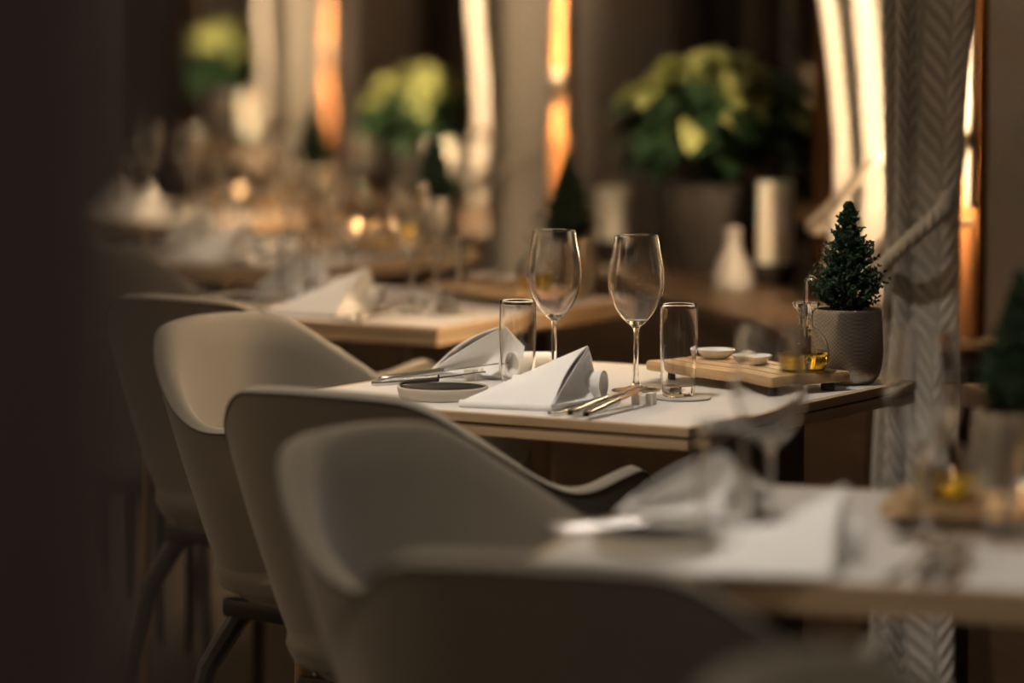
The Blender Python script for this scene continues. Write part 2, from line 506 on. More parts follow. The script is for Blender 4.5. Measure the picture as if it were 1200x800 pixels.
for k, e in enumerate(PIERS):
    if k in (0, 4): continue
    root = empty('wall_lamp', wp(e + .022, .28, .90), WALL_ROT)
    tag(root, 'upright tube lamp hidden behind the shaded curtain %s' % where[k], 'lamp', 'tube lamps on the piers')
    lx, ly = -.118, .006
    MB().lathe([(0, .05), (.014, .05), (.014, 1.25), (0, 1.25)], 16, c=(lx, ly, 0)).build('tube', TUBES[k], root)
    MB().box(-.006, 0, .65, .012, .03, 1.20, 0, .003).build('back_plate', M['lamp_body'], root)
    for qa, qb in ((89, 178), (214, 345)) if k == 1 else ((89, 188), (204, 385)):        # added unseen shields that block lamp spill; gaps face pier and aisle
        def shield(u, v):
            q = R(qa) + R(qb - qa) * u
            return Vector((lx + .021 * cos(q), ly + .021 * sin(q), .05 + 1.2 * v))
        MB().sheet(shield, 16, 2, .0015).build('spill_shield', M['lamp_body'], root)
    for z in (.02, 1.27):
        MB().lathe([(0, -.03), (.018, -.03), (.018, .03), (0, .03)], 16, c=(lx, ly, z)).build('end_cap', M['lamp_body'], root)
        MB().tube([(lx, ly, z), (0, 0, z)], .006, 8).build('arm', M['lamp_body'], root)

# tube lamps on the walls of the room on the other side of the aisle and behind the viewpoint
AL = emit_mat('aisle lamp tube', (1, .74, .45), WALL_TUBE)
for i, (x, y, rz, lab) in enumerate(((-3.40, 3.0, 0, 'upright tube lamp on the aisle wall, first from the viewpoint'), (-3.60, 5.4, 0, 'upright tube lamp on the aisle wall, second from the viewpoint'),
                                     (-3.85, 8.0, 0, 'upright tube lamp on the aisle wall, third from the viewpoint'), (-4.1, 10.8, 0, 'upright tube lamp on the aisle wall, fourth from the viewpoint'))):
    root = empty('wall_lamp', (x, y, 1.0), R(rz)); tag(root, lab, 'lamp', 'tube lamps on the room walls')
    MB().lathe([(0, .05), (.007, .05), (.007, 1.25), (0, 1.25)], 16, c=(.10, 0, 0)).build('tube', AL, root)
    MB().box(.006, 0, .65, .012, .05, 1.30, 0, .003).build('back_plate', M['lamp_body'], root)
    for z in (.02, 1.28):
        MB().lathe([(0, -.03), (.017, -.03), (.017, .03), (0, .03)], 16, c=(.10, 0, z)).build('end_cap', M['lamp_body'], root)
        MB().tube([(.10, 0, z), (0, 0, z)], .006, 8).build('arm', M['lamp_body'], root)

# ceiling downlights, one per table
def downlight(x, y, w, tx, ty, label, size=58, col=DOWN_COL):
    root = empty('ceiling_downlight', (x, y, CEIL)); tag(root, label, 'lamp', 'ceiling downlights over the tables')
    MB().lathe([(.052, 0), (.052, -.07), (.046, -.07), (.044, -.008), (.044, 0)], 24).build('housing', M['holder'], root)
    MB().lathe([(0, -.05), (.043, -.05), (.043, -.045), (0, -.045)], 24).build('lens', M['lens'], root)
    ld = bpy.data.lights.new('spot', 'SPOT'); ld.energy = w; ld.color = col; ld.spot_size = R(size); ld.spot_blend = .8; ld.shadow_soft_size = .05
    lo = bpy.data.objects.new('spot', ld); COL.objects.link(lo); lo.parent = root
    lo.location = (0, 0, -.075)
    d = Vector((tx, ty, .75)) - Vector((x, y, CEIL - .075))
    lo.rotation_euler = d.to_track_quat('-Z', 'Y').to_euler()
for i, (x, y, p) in enumerate(((-.75, .1, 1.), (-1.45, 3.6, 1.), (-1.75, 6.2, .5), (-2.2, 9.2, .3), (.42, 1.75, 1.9))):  # unseen fill lamps, added to brighten chair backs and the partition
    downlight(x, y, FILL_W * p, x + .15, y + .3, ('first', 'second', 'third', 'fourth')[i] + ' added fill downlight over the aisle from the viewpoint' if i < 4 else 'added fill downlight before the nearest table, above the bottom right corner', 110, (1, .84, .66))


# ------------------------------------------------------------------ chairs
def chair_proto():
    root = empty('dining_chair')
    zb = .405
    A_, B_ = .262, .255           # half width and depth of the shell in plan
    arm = .18                      # straight run of each arm
    half = pi / 2 * .5 * (A_ + B_) # length of a quarter of the back curve
    LT = half + arm
    def plan(s):                   # s -1..1, 0 = back centre
        l = abs(s) * LT; sg = 1 if s >= 0 else -1
        if l <= half:
            q = l / half * pi / 2
            ex = .86
            x = A_ * (sin(q) ** ex); y = -B_ * (max(cos(q), 0) ** ex)
        else:
            d = l - half
            x = A_ - .10 * d * d / arm - .01 * d; y = d
        return Vector((sg * x, y))
    def rim(s):
        a = abs(s) * LT
        top = .816 - .018 * (a / .20) ** 2 if a < .20 else .798
        low = .668 + .020 * smooth(LT - .30, LT - .05, a) - .03 * smooth(LT - .05, LT, a)
        w = smooth(.10, .40, a)
        return top * (1 - w) + low * w
    ctr = Vector((0, .03))
    def outer(s, r):               # r 0 bottom .. 1 rim
        k = .60 + .40 * (r ** .55)
        z = zb + (rim(s) - zb) * r
        p = ctr + (plan(s) - ctr) * k
        lean = -.050 * max(0, (z - .55) / .29) * max(0., cos(min(1., abs(s) * LT / half) * pi / 2))
        return Vector((p.x, p.y + lean, z))
    def inner(s, r):               # r 0 rim .. 1 seat level
        z = rim(s) - .004 - (rim(s) - .46) * r
        k = .885 - .14 * r
        if abs(s) > .86: k += (.975 - k) * ((abs(s) - .86) / .14) ** 2
        p = ctr + (plan(s) - ctr) * k
        lean = -.045 * max(0, (z - .55) / .29) * max(0., cos(min(1., abs(s) * LT / half) * pi / 2))
        return Vector((p.x, p.y + lean, z))
    ns = 65; no = 12; ni = 9
    S = [-1 + 2 * i / (ns - 1) for i in range(ns)]
    V = []; UV = []; rows = []
    for i, s in enumerate(S):
        row = []
        pts = [outer(s, j / (no - 1)) for j in range(no)]
        # rounded rim between outer and inner
        a = outer(s, 1); b = inner(s, 0)
        for t in (.25, .5, .75):
            pts.append(a.lerp(b, t) + Vector((0, 0, .011 * sin(pi * t))))
        pts += [inner(s, j / (ni - 1)) for j in range(ni)]
        for j, p in enumerate(pts):
            row.append(len(V)); V.append(p); UV.append((s * LT, j * .03))
        rows.append(row)
    F = []
    for i in range(ns - 1):
        for j in range(len(rows[0]) - 1):
            F.append((rows[i][j], rows[i + 1][j], rows[i + 1][j + 1], rows[i][j + 1]))
    # close arm ends with rounded caps, and the bottom
    for i in (0, ns - 1):
        F.append(tuple(rows[i]))
    F.append(tuple(rows[i][0] for i in range(ns)))
    sh = mesh_obj('shell', V, F, M['fabric'], root, True, 50, UV)
    # piping along the outer rim
    pp = [outer(s, 1.) + Vector((0, 0, .001)) for s in S]
    MB().tube(pp, .0022, 6).build('piping', M['piping'], sh, True, 80)
    # seat cushion (rounded, fills the shell)
    def cush(u, v):
        q = 2 * pi * u
        ex = .75
        cx = math.copysign(abs(cos(q)) ** ex, cos(q)); cy = math.copysign(abs(sin(q)) ** ex, sin(q))
        prof = [(.0, .412), (.80, .412), (.95, .425), (1., .45), (.985, .475), (.93, .490), (.6, .497), (0., .5)]
        x = v * (len(prof) - 1); i = min(int(x), len(prof) - 2); f = x - i
        r = prof[i][0] * (1 - f) + prof[i + 1][0] * f; z = prof[i][1] * (1 - f) + prof[i + 1][1] * f
        return Vector((.205 * cx * r, .045 + .225 * cy * r, z))
    MB().grid(cush, 40, 22, True).build('seat_cushion', M['fabric'], root, True, 60)
    # under frame and four legs
    MB().box(0, .03, .392, .30, .30, .03, 0, .008).build('under_frame', M['chairleg'], root)
    for sx in (-1, 1):
        for sy in (-1, 1):
            MB().tube([(sx * .12, .03 + sy * .12, .40), (sx * .165, .03 + sy * .165, .30), (sx * .215, .03 + sy * .225, .0)], [.019, .016, .009], 10).build('leg', M['chairleg'], root)
    return root

U_ = Vector((.8557, -.5175)); V_ = Vector((.5175, .8557))
chair0 = chair_proto()
CH = [  # x, y, facing angle (deg from +x), label
    (-.105, 5.19, 58, 'taupe shell armchair with its back to us, drawn up to the in-focus table'),
    (-.258, 5.86, -40, 'taupe shell armchair with open side towards us, left of the in-focus table'),
    (.025, 4.38, -38, 'blurred taupe shell armchair at the left side of the nearest table'),
    (.100, 3.79, 72, 'large blurred dark armchair back at the bottom centre foreground'),
    (-.42, 6.62, 58, 'dim armchair with its back to us at the table behind the in-focus one'),
    (-.63, 7.31, -38, 'dim armchair half hidden at far left, its dark legs showing'),
    (.44, 2.86, -30, 'dark armchair top cut off by the bottom right corner'),
    (-.80, 7.98, 58, 'dim armchair at the third table back, behind the partition blur'),
    (-.98, 8.70, -38, 'barely visible armchair at the left of the third table back'),
]
for i, (x, y, a, lab) in enumerate(CH):
    c = chair0 if i == 0 else copy_tree(chair0)
    c.location = (x, y, 0); c.rotation_euler = (0, 0, R(a - 90))
    tag(c, lab, 'chair', 'shell armchairs round the tables')

# ------------------------------------------------------------------ prototypes of the tableware
SIDE = .70
def table_proto():
    root = empty('dining_table')
    h = SIDE / 2; b = .012
    MB().box(0, 0, .7425, SIDE - 2 * b - .0008, SIDE - 2 * b - .0008, .013, 0, 0).build('inlay', M['laminate'], root, smooth=False)
    for sg in (-1, 1):
        MB().box(0, sg * (h - b / 2), .7423, SIDE, b, .0135, 0, .0015).build('edge_board', M['oak'], root, smooth=False)
        MB().box(sg * (h - b / 2), 0, .7423, b, SIDE - 2 * b, .0135, 0, .0015).build('edge_board', M['oak_y'], root, smooth=False)
    MB().box(0, 0, .7345, SIDE - .014, SIDE - .014, .004).build('shadow_gap', M['frame'], root, smooth=False)
    w = .06
    for sg in (-1, 1):
        MB().box(0, sg * (h - w / 2 - .002), .7245, SIDE - .004, w, .016, 0, .002).build('under_board', M['oak'], root, smooth=False)
        MB().box(sg * (h - w / 2 - .002), 0, .7245, w, SIDE - .004 - 2 * w, .016, 0, .002).build('under_board', M['oak_y'], root, smooth=False)
    MB().box(0, 0, .722, SIDE - .14, SIDE - .14, .012).build('base_panel', M['frame'], root, smooth=False)
    for sy in (-1, 1):
        MB().tube([(-.305, sy * .305, .717), (-.318, sy * .318, 0)], [.011, .008], 12).build('leg', M['brass'], root)
    MB().box(.205, .10, .36, .035, .30, .712, 0, .004).build('leg_panel', M['frame'], root, smooth=False)
    return root

def glass_profile(outer, wall, inner_start):
    """outer (r,z) bottom->rim; adds inner profile from rim back down to inner_start"""
    inner = [(max(r - wall, 0), z) for r, z in outer if z > inner_start]
    inner = list(reversed(inner))
    rim_r, rim_z = outer[-1]
    return [(0, outer[0][1])] + outer + [(rim_r - wall / 2, rim_z + wall * .4)] + inner + [(inner[-1][0] * .55, inner_start + .0015), (0, inner_start)]

def spline(pts, n=5):
    out = []
    P = [Vector(p) for p in pts]
    for i in range(len(P) - 1):
        p0 = P[max(i - 1, 0)]; p1 = P[i]; p2 = P[i + 1]; p3 = P[min(i + 2, len(P) - 1)]
        for s in range(n):
            u = s / n
            out.append(tuple(.5 * ((2 * p1) + (p2 - p0) * u + (2 * p0 - 5 * p1 + 4 * p2 - p3) * u * u + (3 * p1 - p0 - 3 * p2 + p3) * u ** 3)))
    out.append(tuple(P[-1]))
    return out

def wine_mesh():
    stem = spline([(.0355, .0), (.036, .0012), (.030, .003), (.012, .006), (.0055, .011), (.0040, .022), (.0037, .06), (.0042, .086), (.0065, .0945)], 4)
    bowl = spline([(.0065, .0945), (.016, .1025), (.028, .117), (.037, .136), (.0412, .157), (.0400, .180), (.0355, .206), (.0318, .228)], 6)
    return MB().lathe(glass_profile(stem[:-1] + bowl, .0011, .1035), 56)

def tumbler_mesh():
    out = spline([(.0215, 0), (.0232, .003), (.0242, .02), (.0265, .06), (.0275, .09), (.0265, .133)], 5)
    return MB().lathe(glass_profile(out, .0014, .014), 48)

def cruet_proto():
    root = empty('oil_cruet')
    body = spline([(.022, 0), (.028, .003), (.0345, .018), (.0350, .030), (.031, .046), (.020, .060), (.0115, .066), (.0105, .074), (.0105, .086), (.0135, .090), (.0195, .096), (.0200, .101)], 4)
    MB().lathe(glass_profile(body, .0013, .004), 40).build('flask', M['glass'], root)
    oil = [(r - .0017, z) for r, z in body if .0045 < z < .030]
    MB().lathe([(0, .0048)] + [(oil[0][0] * .7, .0048)] + oil + [(0, oil[-1][1])], 40).build('oil', M['oil'], root)
    m = MB().lathe([(0, .078), (.0085, .078), (.0088, .092), (.006, .100), (0, .102)], 24)
    stp = m.build('stopper', M['glass'], root)
    MB().tube([(0, 0, .050), (0, 0, .128), (.001, 0, .134), (.005, 0, .138), (.011, 0, .138), (.014, 0, .135)], [.0036] * 6, 12).build('spout', M['glass'], stp)
    return root

def napkin_mesh():
    """folded linen pouch: sloping front panel, raised peak at the right, rolled back edge. origin at the centre of its base"""
    m = MB()
    BL = Vector((-.071, -.086, 0)); BR = Vector((.070, -.080, 0)); RR = Vector((.070, .075, 0)); LL = Vector((-.060, .060, 0))
    PK = Vector((.070, .040, .082))
    # layered base
    def base(u, v):
        a = BL.lerp(BR, u); b = LL.lerp(RR, u); p = a.lerp(b, v); return Vector((p.x, p.y, .001))
    m.sheet(base, 10, 8, .0045)
    # front panel from the near hem up to the ridge BL -> peak
    def front(u, v):
        a = (BL + Vector((0, 0, .0085))).lerp(BR + Vector((0, 0, .0095)), u)
        top = (BL + Vector((.006, .006, .011))).lerp(PK, u ** .9)
        p = a.lerp(top, v)
        bul = sin(pi * v) * u * .010
        return Vector((p.x, p.y - bul * .4, p.z + bul))
    m.sheet(front, 18, 12, -.0022)
    # near hem: rounded fold
    def hem(u, v):
        a = BL.lerp(BR, u); q = pi * v
        return Vector((a.x, a.y - .0042 * sin(q), .0048 + .0045 * -cos(q)))
    m.sheet(hem, 14, 7, .0012)
    # right panel: hollow face between the near right corner, the peak and the rear
    def side(u, v):
        a = BR + Vector((.001, 0, .010)); b = RR + Vector((.008, .0, .003))
        bot = a.lerp(b, u); bot.z = .003 + .005 * (1 - u)
        top = a.lerp(PK, min(1, u * 1.02))
        if u > .72: top = PK.lerp(b + Vector((-.02, .01, .040)), (u - .72) / .28 * .8)
        p = bot.lerp(top, v)
        return Vector((p.x - .030 * sin(pi * v) * sin(pi * min(1, u * 1.1)), p.y, p.z))
    m.sheet(side, 16, 12, .0016)
    # back panel leaning on the peak
    def backp(u, v):
        bot = (LL + Vector((0, 0, .006))).lerp(RR + Vector((-.004, 0, .006)), u)
        top = (BL + Vector((.010, .016, .012))).lerp(PK + Vector((-.001, .003, -.002)), u ** .9)
        p = bot.lerp(top, v)
        return Vector((p.x, p.y + .006 * sin(pi * v), p.z + .010 * sin(pi * v) * u))
    m.sheet(backp, 16, 10, .0016)
    # rolled edge behind, open to the right
    def roll(u, v):
        q = -pi * .45 + 2 * pi * .92 * u
        r = .0185 * (1 - .35 * (1 - v)) 
        x = -.055 + .142 * v
        return Vector((x, .060 + r * cos(q) * .85, .0065 + r + r * sin(q)))
    m.sheet(roll, 22, 6, .0016)
    return m

def fork_mesh():
    m = MB()
    # handle along -y (towards the diner), tines towards +y ; length .19
    def shaft(u, v):
        y = -.105 + .135 * v
        w = .0055 - .0030 * smooth(.0, .9, v) + .0016 * smooth(.0, .06, v) - .0016
        w = .0058 * (1 - smooth(0, .8, v)) + .0026 * smooth(0, .8, v)
        if v < .05: w *= .6 + 8 * v
        q = 2 * pi * u
        return Vector((w * cos(q), y, .004 + .010 * smooth(.4, 1., v) + .0022 * sin(q)))
    m.grid(shaft, 12, 18, True)
    def neck(u, v):
        y = .028 + .028 * v; w = .0026 + .0085 * smooth(0, 1, v); q = 2 * pi * u
        return Vector((w * cos(q), y, .014 - .003 * sin(pi * v) + .0012 * sin(q)))
    m.grid(neck, 12, 8, True)
    for k in range(4):
        x = (-1.5 + k) * .0056
        m.tube([(x, .054, .0135), (x, .068, .0125), (x * 1.02, .082, .015), (x * 1.0, .094, .0195)], [.0016, .0015, .0013, .0007], 6)
    return m

def knife_mesh(L=.20):
    m = MB()
    def handle(u, v):
        q = 2 * pi * u; w = .0084 - .0014 * smooth(.3, 1, v); t = .0052
        if v < .06: w *= .65 + 6 * v; t *= .7 + 5 * v
        cx = math.copysign(abs(cos(q)) ** .7, cos(q)); sy_ = math.copysign(abs(sin(q)) ** .7, sin(q))
        return Vector((w * cx, -.105 + .098 * v, .0060 + .009 * v + t * sy_))
    m.grid(handle, 14, 14, True)
    # blade: flat, tilted on edge
    def blade(u, v):
        y = -.008 + (L - .10) * v
        w = .0085 * (1 - .1 * v) if v < .8 else .0078 * max(.05, (1 - ((v - .8) / .2) ** 2)) ** .5
        x = -w * .75 + 1.6 * w * u
        return Vector((x, y, .0135 + .010 * v + .002 * u))
    m.sheet(blade, 5, 16, .0014)
    return m

def rest_mesh():
    m = MB()
    v = [(-.016, 0), (.016, 0), (.016, .0165), (.006, .0165), (.004, .0125), (-.004, .0125), (-.006, .0165), (-.016, .0165)]
    n = len(v)
    m.add([(x, -.0095, z) for x, z in v] + [(x, .0095, z) for x, z in v], [tuple(range(n)), tuple(range(n, 2 * n))] + [(i, (i + 1) % n, n + (i + 1) % n, n + i) for i in range(n)])
    return m

def plate_proto():
    root = empty('bread_plate')
    m = MB(); n = 120
    prof = [(0, 0), (.058, 0), (.062, .002), (.0655, .016), (.0655, .0175), (.063, .0178), (.0615, .0155)]
    rings = []; V = []; F = []
    for (r, z) in prof:
        if r == 0: rings.append([len(V)]); V.append((0, 0, z)); continue
        rings.append(list(range(len(V), len(V) + n)))
        for i in range(n):
            rr = r + (.0007 if (i % 2 and .002 <= z <= .016 and r > .0615) else 0)
            V.append((rr * cos(2 * pi * i / n), rr * sin(2 * pi * i / n), z))
    for a, b in zip(rings, rings[1:]):
        for i in range(n):
            j = (i + 1) % n
            F.append((a[0], b[i], b[j]) if len(a) == 1 else (a[i], a[j], b[j], b[i]))
    m.add(V, F); m.build('ribbed_side', M['plate_out'], root, True, 60)
    MB().lathe([(0, .0100), (.055, .0105), (.0612, .0150), (.0612, .0162), (.054, .012), (0, .0115)], 60).build('dark_well', M['plate_in'], root)
    return root

def board_proto():
    root = empty('serving_board')
    bm = MB().box(0, 0, .021, .300, .150, .016, 0, .005)
    sl = bm.build('slab', M['board'], root, smooth=True)
    for i in range(3):
        MB().box(0, -.04 + .04 * i, .0292, .285, .0012, .0006).build('groove', M['frame'], sl, smooth=False)
    for sx in (-1, 1):
        for sy in (-1, 1):
            MB().lathe([(0, 0), (.010, 0), (.011, .006), (.009, .0131), (0, .0131)], 16, c=(sx * .125, sy * .052, 0)).build('foot', M['chairleg'], root)
    return root

def dish_mesh():
    return MB().lathe([(0, 0), (.016, 0), (.020, .002), (.0275, .010), (.0295, .0135), (.0285, .0142), (.025, .0105), (.017, .0045), (0, .0038)], 40)

def tree_proto():
    root = empty('potted_conifer')
    out = spline([(.036, .0), (.041, .003), (.049, .016), (.0535, .040), (.0530, .075), (.0505, .110)], 5)
    prof = [(0, .004)] + out + [(.0495, .1125), (.0475, .1115), (.0480, .095), (0, .095)]
    pt = MB().lathe(prof, 56).build('pot', M['pot'], root)
    MB().lathe([(0, .096), (.047, .096), (.040, .100), (.015, .104), (0, .105)], 32).build('soil', M['soil'], pt)
    m = MB().tube([(0, 0, .095), (.002, .001, .17), (0, 0, .262)], [.0045, .003, .001], 8); trk = m.build('trunk', M['bark'], root)
    rnd = random.Random(7)
    m = MB()
    H0, H1 = .106, .270
    nb = 620
    for i in range(nb):
        f = rnd.random() ** 1.25
        z = H0 + (H1 - H0) * f * .985
        env = min(.043, .054 * (1 - f)) * (1 + .08 * sin(14 * f + 1)) + .002
        if f < .08: env *= .62 + 4.75 * f
        a = rnd.uniform(0, 2 * pi); env *= 1 + .14 * sin(2 * a + 1) 
        L = env * rnd.uniform(.60, 1.10) * (1.22 if rnd.random() < .10 else 1)
        tip = Vector((cos(a) * L, sin(a) * L, z + L * rnd.uniform(.25, .65)))
        st = Vector((cos(a) * L * .25, sin(a) * L * .25, z - .002))
        # sprigs: tiny needle tufts along the outer part of the branch
        for s in range(5):
            c = st.lerp(tip, .35 + .65 * s / 4)
            for q in range(6):
                d = Vector((rnd.gauss(0, 1), rnd.gauss(0, 1), rnd.gauss(.5, .8))).normalized()
                d = (d + (tip - st).normalized() * .7).normalized()
                l = rnd.uniform(.0036, .0066)
                sd = d.cross(Vector((rnd.gauss(0, 1), rnd.gauss(0, 1), rnd.gauss(0, 1)))).normalized() * rnd.uniform(.0010, .0017)
                n2 = d.cross(sd).normalized() * .0006
                b = len(m.v)
                m.v += [tuple(c + sd), tuple(c - sd), tuple(c + d * l * .6 - sd), tuple(c + d * l), tuple(c + d * l * .6 + sd + n2), tuple(c + d * l * .35 + n2 * 1.6)]
                m.f += [(b, b + 1, b + 5), (b + 1, b + 2, b + 5), (b + 2, b + 3, b + 5), (b + 3, b + 4, b + 5), (b + 4, b, b + 5)]
    me = bpy.data.meshes.new('foliage'); me.from_pydata(m.v, [], m.f); me.update()
    o = obj_of('foliage', me, M['needle'], trk); o['kind'] = 'stuff'
    return root

def tealight_proto():
    root = empty('tealight')
    MB().lathe([(0, 0), (.026, 0), (.030, .004), (.032, .05), (.0305, .05), (.0285, .006), (0, .005)], 32).build('cup', M['tin'], root)
    MB().lathe([(0, .006), (.024, .006), (.024, .022), (0, .021)], 24).build('wax', M['wax'], root)
    MB().lathe([(0, .024), (.004, .028), (.0055, .034), (.0035, .044), (0, .052)], 16).build('flame', M['flame'], root)
    return root

# ------------------------------------------------------------------ the five laid tables
T_proto = table_proto(); cruet0 = cruet_proto(); plate0 = plate_proto(); board0 = board_proto(); tree0 = tree_proto(); tea0 = tealight_proto()
def single(name, mb, mat, sharp=40): return mb.build(name, mat, None, True, sharp)
glass0 = single('wine_glass', wine_mesh(), M['glass']); tumb0 = single('water_tumbler', tumbler_mesh(), M['glass'], 50)
nap0 = single('folded_napkin', napkin_mesh(), M['cloth'], 60); fork0 = single('fork', fork_mesh(), M['steel'], 50)
knife0 = single('knife', knife_mesh(), M['steel'], 50); bknife0 = single('butter_knife', knife_mesh(.17), M['steel'], 50)
rest0 = single('cutlery_rest', rest_mesh(), M['rest'], 30); dish0 = single('small_dish', dish_mesh(), M['ceramic'], 40)
coast0 = single('coaster', MB().lathe([(0, 0), (.0405, 0), (.042, .001), (.042, .0025), (.0405, .0035), (0, .0035)], 48), M['coaster'], 40)
_used = set()
def inst(proto):
    if proto.name not in _used:
        _used.add(proto.name); return proto
    return copy_tree(proto)

TB = [  # centre, rotation, phrase, overrides
    dict(c=(.1206, 5.6316), r=-31.2, w='on the in-focus table', tw='oak-edged table with white top in sharp focus', o={}),
    dict(c=(.435, 4.171), r=-18., w='on the blurred nearest table', tw='blurred white-topped table nearest to us, at lower right',
         o=dict(ng=(.023, -.031), nt=(.113, -.033), fg=(-.152, -.022), ft=(-.174, -.145), nap1=(-.085, -.272), nap2=(-.262, .085), plate=(-.235, -.195), board=(.105, .11, 4), cruet=(.02, .085), dish1=(.12, .15), dish2=(.19, .10), tree=(.072, .255), rest=(.075, -.15), cut=(.08, -.24), tea=(.215, -.02), rest2=(-.225, -.085), cut2=(-.275, -.10), k2=-70)),  # tea: added tealight out of frame, for glow in oil and glass edges
    dict(c=(-.247, 7.083), r=-31.2, w='on the table behind the in-focus one', tw='white-topped table with lamp-lit orange edge behind the in-focus table',
         o=dict(nt=(.215, -.10), cruet=(.265, .120), tree=(.240, .285), ft=(-.13, -.09))),
    dict(c=(-.549, 8.38), r=-31.2, w='on the third table back', tw='dim white-topped table, third back along the row', o=dict(tea=(.06, .315))),
    dict(c=(-.89, 9.78), r=-31.2, w='on the fourth table back', tw='very dim table fourth back along the row', o=dict(tea=(.02, .32))),
]
for ti, T in enumerate(TB):
    C = Vector((*T['c'], 0)); a = R(T['r']); Rm = Matrix.Rotation(a, 3, 'Z')
    G = dict(ng=(.064, .013), nt=(.166, -.043), fg=(-.097, .049), ft=(-.088, -.071), nap1=(.015, -.205), nap2=(-.230, .105), plate=(-.128, -.215),
             board=(.165, .170, -23), cruet=(.280, .136), dish1=(.078, .236), dish2=(.165, .186), tree=(.283, .268), rest=(.160, -.135), cut=(.150, -.235), rest2=(-.222, .022), cut2=(-.236, -.030))
    G.update(T['o'])
    def put(o, x, y, z=0., rz=0.):
        o.location = C + Rm @ Vector((x, y, .7493 + z)); o.rotation_euler = (0, 0, a + R(rz)); return o
    w = T['w']
    t = inst(T_proto); t.location = C; t.rotation_euler = (0, 0, a); tag(t, T['tw'], 'table', 'square tables along the window')
    tag(put(inst(glass0), *G['ng']), 'right-hand empty wine glass %s' % w, 'wine glass', 'wine glasses')
    tag(put(inst(glass0), *G['fg']), 'left-hand empty wine glass %s' % w, 'wine glass', 'wine glasses')
    tag(put(inst(coast0), G['nt'][0] + .006, G['nt'][1]), 'round felt coaster under the right-hand tumbler %s' % w, 'coaster', 'coasters')
    tag(put(inst(tumb0), *G['nt'], .0036), 'clear water tumbler standing on a round coaster %s' % w, 'tumbler', 'water tumblers')
    tag(put(inst(tumb0), *G['ft']), 'clear water tumbler between the two napkins %s' % w, 'tumbler', 'water tumblers')
    tag(put(inst(nap0), *G['nap1'], 0, 6), 'peaked white linen napkin along the near edge %s' % w, 'napkin', 'folded napkins')
    tag(put(inst(nap0), *G['nap2'], 0, -84), 'peaked white linen napkin at the left-hand place %s' % w, 'napkin', 'folded napkins')
    tag(put(inst(rest0), *G['rest'], 0, 12), 'notched cream cutlery rest beside the right-hand tumbler %s' % w, 'cutlery rest', 'cutlery rests')
    tag(put(inst(rest0), *G['rest2'], 0, -80), 'notched cream cutlery rest near the left-hand napkin %s' % w, 'cutlery rest', 'cutlery rests')
    cx, cy = G['cut']
    if ti < 4:
        tag(put(inst(fork0), cx - .022, cy + .008, .0006, -4), 'polished fork lying right of the near napkin %s' % w, 'fork', 'forks')
        tag(put(inst(knife0), cx + .004, cy + .004, .0015, 1), 'inner polished knife resting beside the fork %s' % w, 'knife', 'knives')
        tag(put(inst(knife0), cx + .027, cy - .002, .0015, 4), 'outer polished knife next to the window side %s' % w, 'knife', 'knives')
        cx, cy = G['cut2']
        tag(put(inst(knife0), cx, cy, .0015, G.get('k2', -42)), 'polished knife pointing inward at the left-hand place %s' % w, 'knife', 'knives')
    if ti < 4:
        tag(put(inst(plate0), *G['plate']), 'low ribbed bread plate with dark well %s' % w, 'plate', 'bread plates')
        tag(put(inst(bknife0), G['plate'][0] - .005, G['plate'][1] + .01, .0125, -68), 'butter knife laid across the bread plate %s' % w, 'knife', 'butter knives')
    bx, by, br = G['board']
    tag(put(inst(board0), bx, by, 0, br), 'small oak serving board on black feet %s' % w, 'serving board', 'serving boards')
    tag(put(inst(cruet0), *G['cruet'], .0294), 'glass oil cruet with yellow oil and bent spout %s' % w, 'cruet', 'oil cruets')
    tag(put(inst(dish0), *G['dish1'], .0294), 'small white dish at the back of the board %s' % w, 'dish', 'small dishes')
    tag(put(inst(dish0), *G['dish2'], .0294), 'small white dish next to the oil cruet %s' % w, 'dish', 'small dishes')
    tag(put(inst(tree0), *G['tree'], 0, 40 * ti), 'little conifer in a silvery grey pot %s' % w, 'potted plant', 'potted conifers')
    if 'tea' in G:
        tag(put(inst(tea0), *G['tea']), 'lit tealight in a glass cup %s' % w, 'candle', 'tealights')
    downlight(C.x - .35, C.y - .80, DOWN_W * (1., .64, .19, .09, .06)[ti], C.x - .03, C.y - .10, ('ceiling downlight over the table ' if ti else 'ceiling downlight over the in-focus table') + ('' if not ti else ('nearest to us', 'behind the in-focus one', 'third back', 'fourth back')[ti - 1]), 55)

# ------------------------------------------------------------------ plants and candles on the benches
def leaf_mesh(name, L, W, mat):
    V = []; F = []; n = 8
    for i in range(n + 1):
        f = i / n
        w = W * (sin(pi * f ** .75) ** .8) * (1 + (.12 if i % 2 else 0)) if 0 < f < 1 else 0
        droop = -.35 * L * f * f
        for s in (-1, 0, 1):
            V.append((s * w, L * f, droop + .06 * L * sin(pi * f) - (0 if s else .10 * w + .002)))
    for i in range(n):
        for s in (0, 1): F.append((i * 3 + s, i * 3 + s + 1, i * 3 + s + 4, i * 3 + s + 3))
    me = bpy.data.meshes.new(name); me.from_pydata(V, [], F); me.update()
    bm = bmesh.new(); bm.from_mesh(me); bmesh.ops.remove_doubles(bm, verts=bm.verts, dist=1e-6)
    bm.to_mesh(me); bm.free()
    me.polygons.foreach_set('use_smooth', [True] * len(me.polygons))
    me.materials.append(mat); return me

